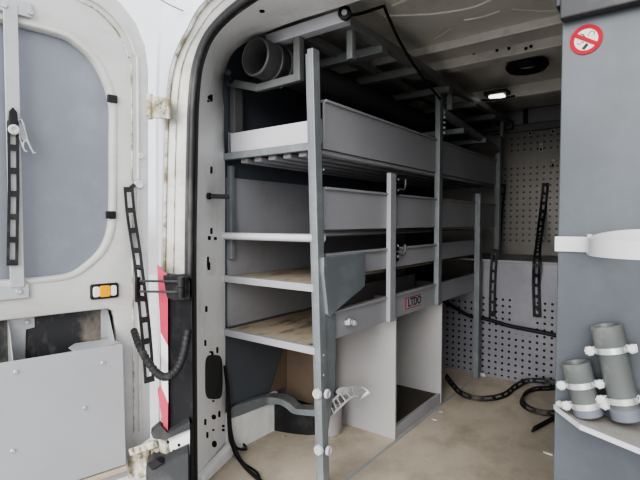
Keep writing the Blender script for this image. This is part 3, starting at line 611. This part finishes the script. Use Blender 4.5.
rc = spline([atY(436, 112, 3.0), atY(455, 106, 3.1), atY(478, 101, 3.2), atY(498, 99, 3.3), atY(515, 96, 3.32)], 24)
tag(obj('roof_cable', tube(BM(), rc, .008, 8), 'cable', smooth=True), 'black cable running along the roof towards the ceiling lamp', 'cable')
# ceiling vent ring
vp_ = atZ(527, 65, ZR-.02)
vt = thing('ceiling_vent', 'round black vent ring in the van ceiling', 'vent', vp_)
obj('ring', lathe(BM(), vp_, (0, 0, -1), [(.058, 0), (.058, .02), (.075, .034), (.10, .03), (.115, .012), (.115, 0)], 40), 'black', vt, smooth=True)
obj('vent_disc', lathe(BM(), vp_, (0, 0, -1), [(0, .012), (.03, .012), (.06, .004)], 32), 'roofrib', vt, smooth=True, label='pale vent centre')
lp_ = atY(497, 96, 3.28)
cl = thing('ceiling_lamp', 'small glowing white lamp at the back of the van ceiling', 'lamp', lp_)
em = bpy.data.materials.new('lamp_glow'); em.use_nodes = True; e = em.node_tree.nodes['Principled BSDF']; e.inputs['Base Color'].default_value = (.9, .9, .88, 1); e.inputs['Emission Color'].default_value = (1, .97, .9, 1); e.inputs['Emission Strength'].default_value = 1.6
M['glow'] = em
obj('lens', box(BM(), lp_.x-.05, lp_.x+.05, lp_.y-.03, lp_.y+.03, lp_.z-.012, lp_.z+.006), 'glow', cl, bevel=.008)
obj('lamp_base', box(BM(), lp_.x-.075, lp_.x+.075, lp_.y-.05, lp_.y+.05, lp_.z+.006, lp_.z+.03), 'dark', cl, bevel=.004)

# ------------------------------------------------------------------ things at the bulkhead and on the floor
def hang(pts, label, w=.045, nrm=(0, -1, 0)):
    p = [V(q) for q in pts]; t = thing('rubber_strap', label, 'strap', p[0], group='black slotted rubber straps')
    obj('strap', slotted(BM(), spline(p, 40), V(nrm), w, .075, .008, .3), 'rubber', t)
    screw(t, p[0]+V((0, .0, -.015)), (0, -1, 0), .012, .014, 'black', 'knob'); return t
hang([atY(545.5, 183, YB-.02), atY(543, 208, YB-.03), atY(540, 232, YB-.2), atY(537, 258, YL-.03), atY(536, 285, YL-.02), atY(537, 318, YL-.02)], 'long black slotted strap hanging on the bulkhead beside the blue-grey panel', .05)
hang([atY(503, 184, YB-.03), atY(500, 215, YB-.03), atY(497.5, 247, YB-.03)], 'black slotted strap hanging above the ledge next to the far rack upright')
hang([atY(495, 249, YL-.014), atY(493.5, 265, YL-.02), atY(492.5, 290, YL-.02), atY(492, 318, YL-.02)], 'black slotted strap hanging down the lower bulkhead from the ledge')
bc = spline([atY(443, 301, 3.405), atY(455, 308, 3.405), atY(470, 316, 3.405), atY(486, 319, 3.405), atY(510, 326, 3.405), atY(535, 331, 3.405), atY(562, 337, 3.405), V((-.3, 3.40, .33))], 60)
tag(obj('bulkhead_cable', tube(BM(), bc, .013, 10), 'cable', smooth=True), 'thick black cable strung across the perforated bulkhead', 'cable')
def fl(x, y, z=.020):
    p = atZ(x, y, z); return p if p.y < YL-.035 else atY(x, y, YL-.035)
def floorstrap(pts, label):
    p = spline([fl(*q) for q in pts], 90); t = thing('rubber_strap', label, 'strap', p[0]-V((0, 0, .028)), group='black slotted rubber straps')
    obj('strap', slotted(BM(), p, V((0, 0, 1)) if 0 else (lambda f: _side(p, f)), .034, .08, .009, .3), 'rubber', t)
def _side(p, f):
    i = min(int(f*(len(p)-1)), len(p)-2); t = p[i+1]-p[i]; return V((t.y, -t.x, .4*t.length)).normalized()
floorstrap([(446, 376), (453, 385), (461, 393), (475, 398), (492, 398), (506, 394), (515, 387), (527, 381), (545, 381), (558, 383), (568, 384)], 'black slotted strap snaking across the plywood floor to the rack')
floorstrap([(566, 385), (552, 388), (535, 389), (524, 394), (522, 402), (530, 409), (545, 413), (558, 413), (566, 413)], 'looped black slotted strap lying on the floor near the bulkhead')
floorstrap([(568, 414), (555, 418), (543, 424), (532, 430)], 'short free end of black slotted strap on the open floor')
def scrap(x, y, w, h, label, m='plasticwhite'):
    c = atZ(x, y, .004); pts = []
    for k in range(7):
        a = 2*math.pi*k/7; r = random.uniform(.6, 1.1); pts.append(c+V((math.cos(a)*w*r, math.sin(a)*h*r, -.003)))
    tag(obj('paper_scrap', prism(BM(), pts, V((0, 0, .006))), m, bevel=.0015), label, 'litter', 'white scraps on the plywood floor')
scrap(441, 411, .018, .03, 'small white scrap on the floor beside the white plinth corner')
scrap(434, 419, .025, .012, 'flat white scrap on the floor a little nearer than the plinth corner')
scrap(284, 436, .012, .01, 'tiny white crumb on the floor in front of the black wheel arch')
scrap(548, 453, .035, .012, 'pale pinkish white scrap on the floor by the blue-grey panel', 'clearlens')
# seam between floor boards
struct('trim_13', bar(BM(), V((-1.105, 1.12, .0008)), V((-1.105, 3.3, .0008)), .016, .0016), 'liner')
# cables at the pillar foot
def cab(pts, r, label):
    tag(obj('floor_cable', tube(BM(), spline(pts, 70), r, 8), 'cable', smooth=True), label, 'cable', 'black cables at the pillar foot')
cab([atX(225, 366, -1.665), atX(227, 385, -1.665), atX(228, 400, -1.66), atX(229, 425, -1.655), atX(231, 442, -1.65), atX(238, 458, -1.62)+V((0, 0, .0)), atZ(250, 472, .012), atZ(275, 492, .012)], .008, 'thick black cable running down the white pillar and out over the floor')
cab([atX(227, 378, -1.67), atX(229.5, 405, -1.66), atX(231, 430, -1.655), atX(236, 447, -1.64), atZ(246, 449, .012), atZ(243, 444, .012), atZ(234, 443, .012)], .006, 'thin black cable curled back in a loop at the pillar foot')
cab([atX(226, 372, -1.66), atX(229, 390, -1.655), atX(226.5, 398, -1.65), atX(229, 415, -1.65), atX(233, 440, -1.64), atZ(242, 461, .01), atZ(258, 474, .01), atZ(262, 495, .01)], .005, 'thin black cable lying beside the thick one at the pillar')

# white guard with slotted hanger straps behind the near upright
gc = V((-1.445, 2.0, 0))
gd = thing('metal_bucket', 'small white round metal tub standing by the white cross panel', 'tub', gc)
obj('tub', lathe(BM(), gc, (0, 0, 1), [(0, .002), (.066, .002), (.069, .008), (.072, .172), (.075, .176), (.068, .176), (.065, .012), (0, .012)], 40), 'partition', gd, smooth=True)
def hp(x, y, Y): return atY(x, y, Y)
rim = thing('hanger_strap', 'pale slotted metal strap arching over the white tub', 'metal strap', gc+V((0, 0, .24)))
hpts = spline([hp(331.5, 409, 1.84), hp(337.5, 403, 1.84), hp(343, 397.5, 1.85), hp(347, 394.5, 1.87), hp(352, 392, 1.89), hp(357.5, 391.5, 1.91), hp(362, 393, 1.93), hp(365, 397, 1.94)], 40)
obj('strap', slotted(BM(), hpts, lambda f: V((.42-.5*f, -.62, .66)), .062, .030, .003, .17), 'steel', rim)
tabc = hp(343, 391, 1.93); tg = BM(); prism(tg, [tabc+rt*a*.036+up*b*.020 for a, b in ((math.cos(2*math.pi*k/18), math.sin(2*math.pi*k/18)+.25*math.cos(2*math.pi*k/18)) for k in range(18))], V((-.003, .004, 0)))
obj('strap_tab', tg, 'bin', rim, label='rounded grey strap tab')

# ------------------------------------------------------------------ right-hand cabinet end panel and what hangs on it
YP = 1.30
cabn = thing('tool_cabinet', 'tall blue-grey painted cabinet end panel along the right van wall', 'cabinet', (-.05, 1.3, 0))
obj('end_panel', box(BM(), -.226, .12, YP, YP+.02, 0, 1.70), 'panel', cabn, bevel=.003)
obj('top_channel', prism(BM(), [V((-.226, YP-.004, 1.622)), V((.12, YP-.004, 1.622)), V((.12, YP-.004, 1.76)), V((-.226, YP-.004, 1.76))], V((0, -.03, 0))), 'dark', cabn, bevel=.004)
obj('side_bracket', box(BM(), -.236, -.224, YP-.03, YP+.03, 1.655, 1.74), 'dark', cabn, bevel=.003)
for z in (.35, .8, 1.25): obj('shelf', box(BM(), -.20, .26, YP+.02, 3.3, z, z+.02), 'panel', cabn)
obj('back_board', box(BM(), .24, .26, YP+.25, 3.3, 0, 1.7), 'panel', cabn); obj('far_panel', box(BM(), -.21, .26, 3.3, 3.32, 0, 1.70), 'panel', cabn)
obj('base_plinth', box(BM(), -.19, .24, YP+.02, 3.3, 0, .06), 'frame', cabn)
ZS = .662
sh = obj('pipe_shelf', prism(BM(), [V((-.227, YP-.001, ZS-.006)), V((-.222, YP-.012, ZS-.006)), V((-.155, 1.203, ZS-.006)), V((-.04, 1.148, ZS-.006)), V((.12, 1.14, ZS-.006)), V((.12, YP-.001, ZS-.006))], V((0, 0, .006))), 'shelfgrey', cabn, label='pale angled shelf plate')
lipb = BM()
for a, b in (((-.227, YP-.001), (-.222, YP-.012)), ((-.222, YP-.012), (-.155, 1.203)), ((-.155, 1.203), (-.04, 1.148)), ((-.04, 1.148), (.12, 1.14))):
    bar(lipb, V((*a, ZS-.004)), V((*b, ZS-.004)), .003, .012)
obj('shelf_edge', lipb, 'tray', sh)
# the white strap holder
hd = thing('hoop_holder', 'white painted steel hoop holder fixed across the blue-grey panel', 'holder', V((-.155, YP, 1.075)))
obj('fixing_strip', box(BM(), -.232, -.150, YP-.008, YP-.001, 1.056, 1.094), 'plasticwhite', hd, bevel=.0015)
hb = BM(); cx, cy, ra = -.034, 1.190, .107; rows = []
for k in range(73):
    a = math.radians(180+13)+2*math.pi*k/72; ddy = math.sin(a); zt = 1.094+.020*max(0, (ddy+.0))*1.0
    rows.append([hb.verts.new((cx+(ra+o)*math.cos(a), cy+(ra+o)*.98*math.sin(a), z)) for o, z in ((0, zt-.037), (.004, zt-.037), (.004, zt), (0, zt))])
for A, B in zip(rows, rows[1:]):
    for k in range(4): hb.faces.new((A[k], A[(k+1) % 4], B[(k+1) % 4], B[k]))
obj('hoop', hb, 'plasticwhite', hd, smooth=True)
obj('weld', tube(BM(), [V((-.152, YP-.03, 1.054)), V((-.152, YP-.032, 1.101))], .006, 8), 'plasticwhite', hd, smooth=True)
obj('hoop_tab', bar(BM(), V((-.146, YP-.006, 1.075)), V((-.141, YP-.095, 1.075)), .004, .040), 'plasticwhite', hd)
# pipes with clamps
def pipe_holder(bx, by, tx, ty, r, label, capl, clamps, Yc):
    b = atY(bx, by, Yc); t = atY(tx, ty, Yc); b.z = max(b.z, ZS+.004); ax_ = (t-b).normalized(); Ln = (t-b).length
    P = thing('tool_pipe', label, 'pipe', b, 'grey pipe holders on the panel')
    obj('pipe', lathe(BM(), b, ax_, [(r-.005, .01), (r-.005, Ln-.003), (r-.003, Ln), (r+.001, Ln), (r+.0035, Ln-.003), (r+.0035, Ln-.045), (r, Ln-.05), (r, .03)], 40), 'pvc', P, smooth=True)
    obj('end_cap', lathe(BM(), b, ax_, [(0, 0), (r-.002, 0), (r+.003, .004), (r+.003, capl), (r, capl+.002)], 40), 'pvccap', P, smooth=True)
    sd = V((ax_.z, 0, -ax_.x)).normalized()
    for f in clamps:
        c = b+ax_*Ln*f
        cl_ = obj('pipe_clamp', lathe(BM(), c-ax_*.008, ax_, [(r+.001, 0), (r+.0045, .001), (r+.0045, .015), (r+.001, .016)], 40), 'zinc', P, smooth=True)
        for sg in (-1, 1):
            q = c+sd*sg*(r+.010); q.y = b.y-.004
            obj('clamp_lug', bar(BM(), q-sd*.012, q+sd*.012, .010, .018, ax_), 'zinc', cl_, bevel=.002)
            nut = BM(); lathe(nut, q+sd*sg*.002+V((0, -.005, 0)), (0, -1, 0), [(0, 0), (.0115, 0), (.0115, .006), (.007, .009), (0, .009)], 6 if sg > 0 else 8); obj('white_nut', nut, 'plasticwhite', cl_)
    return P
pipe_holder(589, 419, 575.5, 362, .0295, 'shorter leaning grey pipe with open top, second pipe from the plywood floor side', .028, (.60, .22), 1.264) ['label'] = 'shorter grey plastic pipe standing open on the angled shelf'
pipe_holder(627.5, 419.5, 605.5, 325, .0305, 'taller grey plastic pipe leaning open on the angled shelf', .028, (.745, .22), 1.263)
# loose white nut on the shelf edge
nq = atY(560, 404, YP-.004); tag(obj('shelf_bolt', lathe(BM(), nq, (0, -1, 0), [(0, 0), (.010, 0), (.010, .006), (.006, .009), (0, .009)], 8), 'plasticwhite'), 'white bolt head on the panel just left of the short pipe', 'bolt')
# no smoking sticker
sc_ = atY(586, 39.5, YP-.002); RS = .035
ns = thing('no_smoking_sign', 'round red and white no smoking sticker on the blue-grey panel', 'sign', sc_)
mapn = lambda off: (lambda c: V((sc_.x+c[0], YP-off-c[2], sc_.z+c[1])))
circ = lambda r, n=40: [(r*math.cos(2*math.pi*k/n), r*math.sin(2*math.pi*k/n)) for k in range(n)]
obj('backing', plate([circ(RS*.98)], .001, .0002, mapn(.001)), 'cream', ns)
obj('red_ring', plate([circ(RS), circ(RS*.74)], .001, .0002, mapn(.0022)), 'red', ns, label='red ring')
ang = math.radians(-33); ca, sa = math.cos(ang), math.sin(ang)
rotp = lambda pts: [(x*ca-y*sa, x*sa+y*ca) for x, y in pts]
hand = [(-.010, -.024), (.0045, -.0105)]
a2 = math.radians(50); c2, s2 = math.cos(a2), math.sin(a2)
cig = [(-.0015+u*c2-v*s2, -.0165+u*s2+v*c2) for u, v in ((-.007, -.0035), (.007, -.0035), (.007, .0035), (-.007, .0035))]
obj('cigarette_pack', plate([cig], .0006, .0001, mapn(.0019)), 'ink', ns, label='black cigarette')
def stroke(pts, w=.0007): return tube(BM(), spline([V((sc_.x+x, YP-.0018, sc_.z+y)) for x, y in pts], 24), w, 6)
obj('smoke_curl', stroke([(.004, .008), (.008, .015), (.013, .017), (.0175, .013), (.016, .006)]), 'ink', ns)
obj('smoke_curl', stroke([(-.004, .008), (-.007, .013), (-.012, .015), (-.013, .018)]), 'ink', ns)
obj('smoke_curl', stroke([(-.019, -.003), (-.016, -.008), (-.011, -.007), (-.008, -.0035), (-.005, -.006)]), 'ink', ns)
obj('smoke_curl', stroke([(-.002, .006), (-.005, .012), (-.009, .0155)]), 'ink', ns)
obj('slash', plate([rotp([(-RS*.82, -.0042), (RS*.82, -.0042), (RS*.82, .0042), (-RS*.82, .0042)])], .001, .0002, mapn(.003)), 'red', ns, label='red slash')

# ------------------------------------------------------------------ light
w = bpy.data.worlds.new('overcast'); bpy.context.scene.world = w; w.use_nodes = True
nt = w.node_tree; bg = nt.nodes['Background']; tc = nt.nodes.new('ShaderNodeTexCoord'); sp = nt.nodes.new('ShaderNodeSeparateXYZ'); rp = nt.nodes.new('ShaderNodeValToRGB')
nt.links.new(tc.outputs['Generated'], sp.inputs[0]); mr = nt.nodes.new('ShaderNodeMapRange'); mr.inputs[1].default_value = -1; nt.links.new(sp.outputs['Z'], mr.inputs[0]); nt.links.new(mr.outputs[0], rp.inputs[0])
rp.color_ramp.elements[0].position = .48; rp.color_ramp.elements[0].color = (.55, .55, .55, 1); rp.color_ramp.elements[1].position = .75; rp.color_ramp.elements[1].color = (.95, .97, 1.0, 1)
e2 = rp.color_ramp.elements.new(.52); e2.color = (.88, .90, .95, 1)
nt.links.new(rp.outputs[0], bg.inputs['Color']); bg.inputs['Strength'].default_value = 1.0
sun = bpy.data.lights.new('soft_sun', 'SUN'); sun.energy = 2.2; sun.angle = math.radians(50); sun.color = (1, .98, .95); so = bpy.data.objects.new('soft_sun', sun); C.objects.link(so)
so.rotation_euler = (math.radians(70), 0, math.radians(14))
vs = bpy.context.scene.view_settings; vs.view_transform = 'AgX'; vs.exposure = .35
try: vs.look = 'AgX - High Contrast'
except Exception: pass
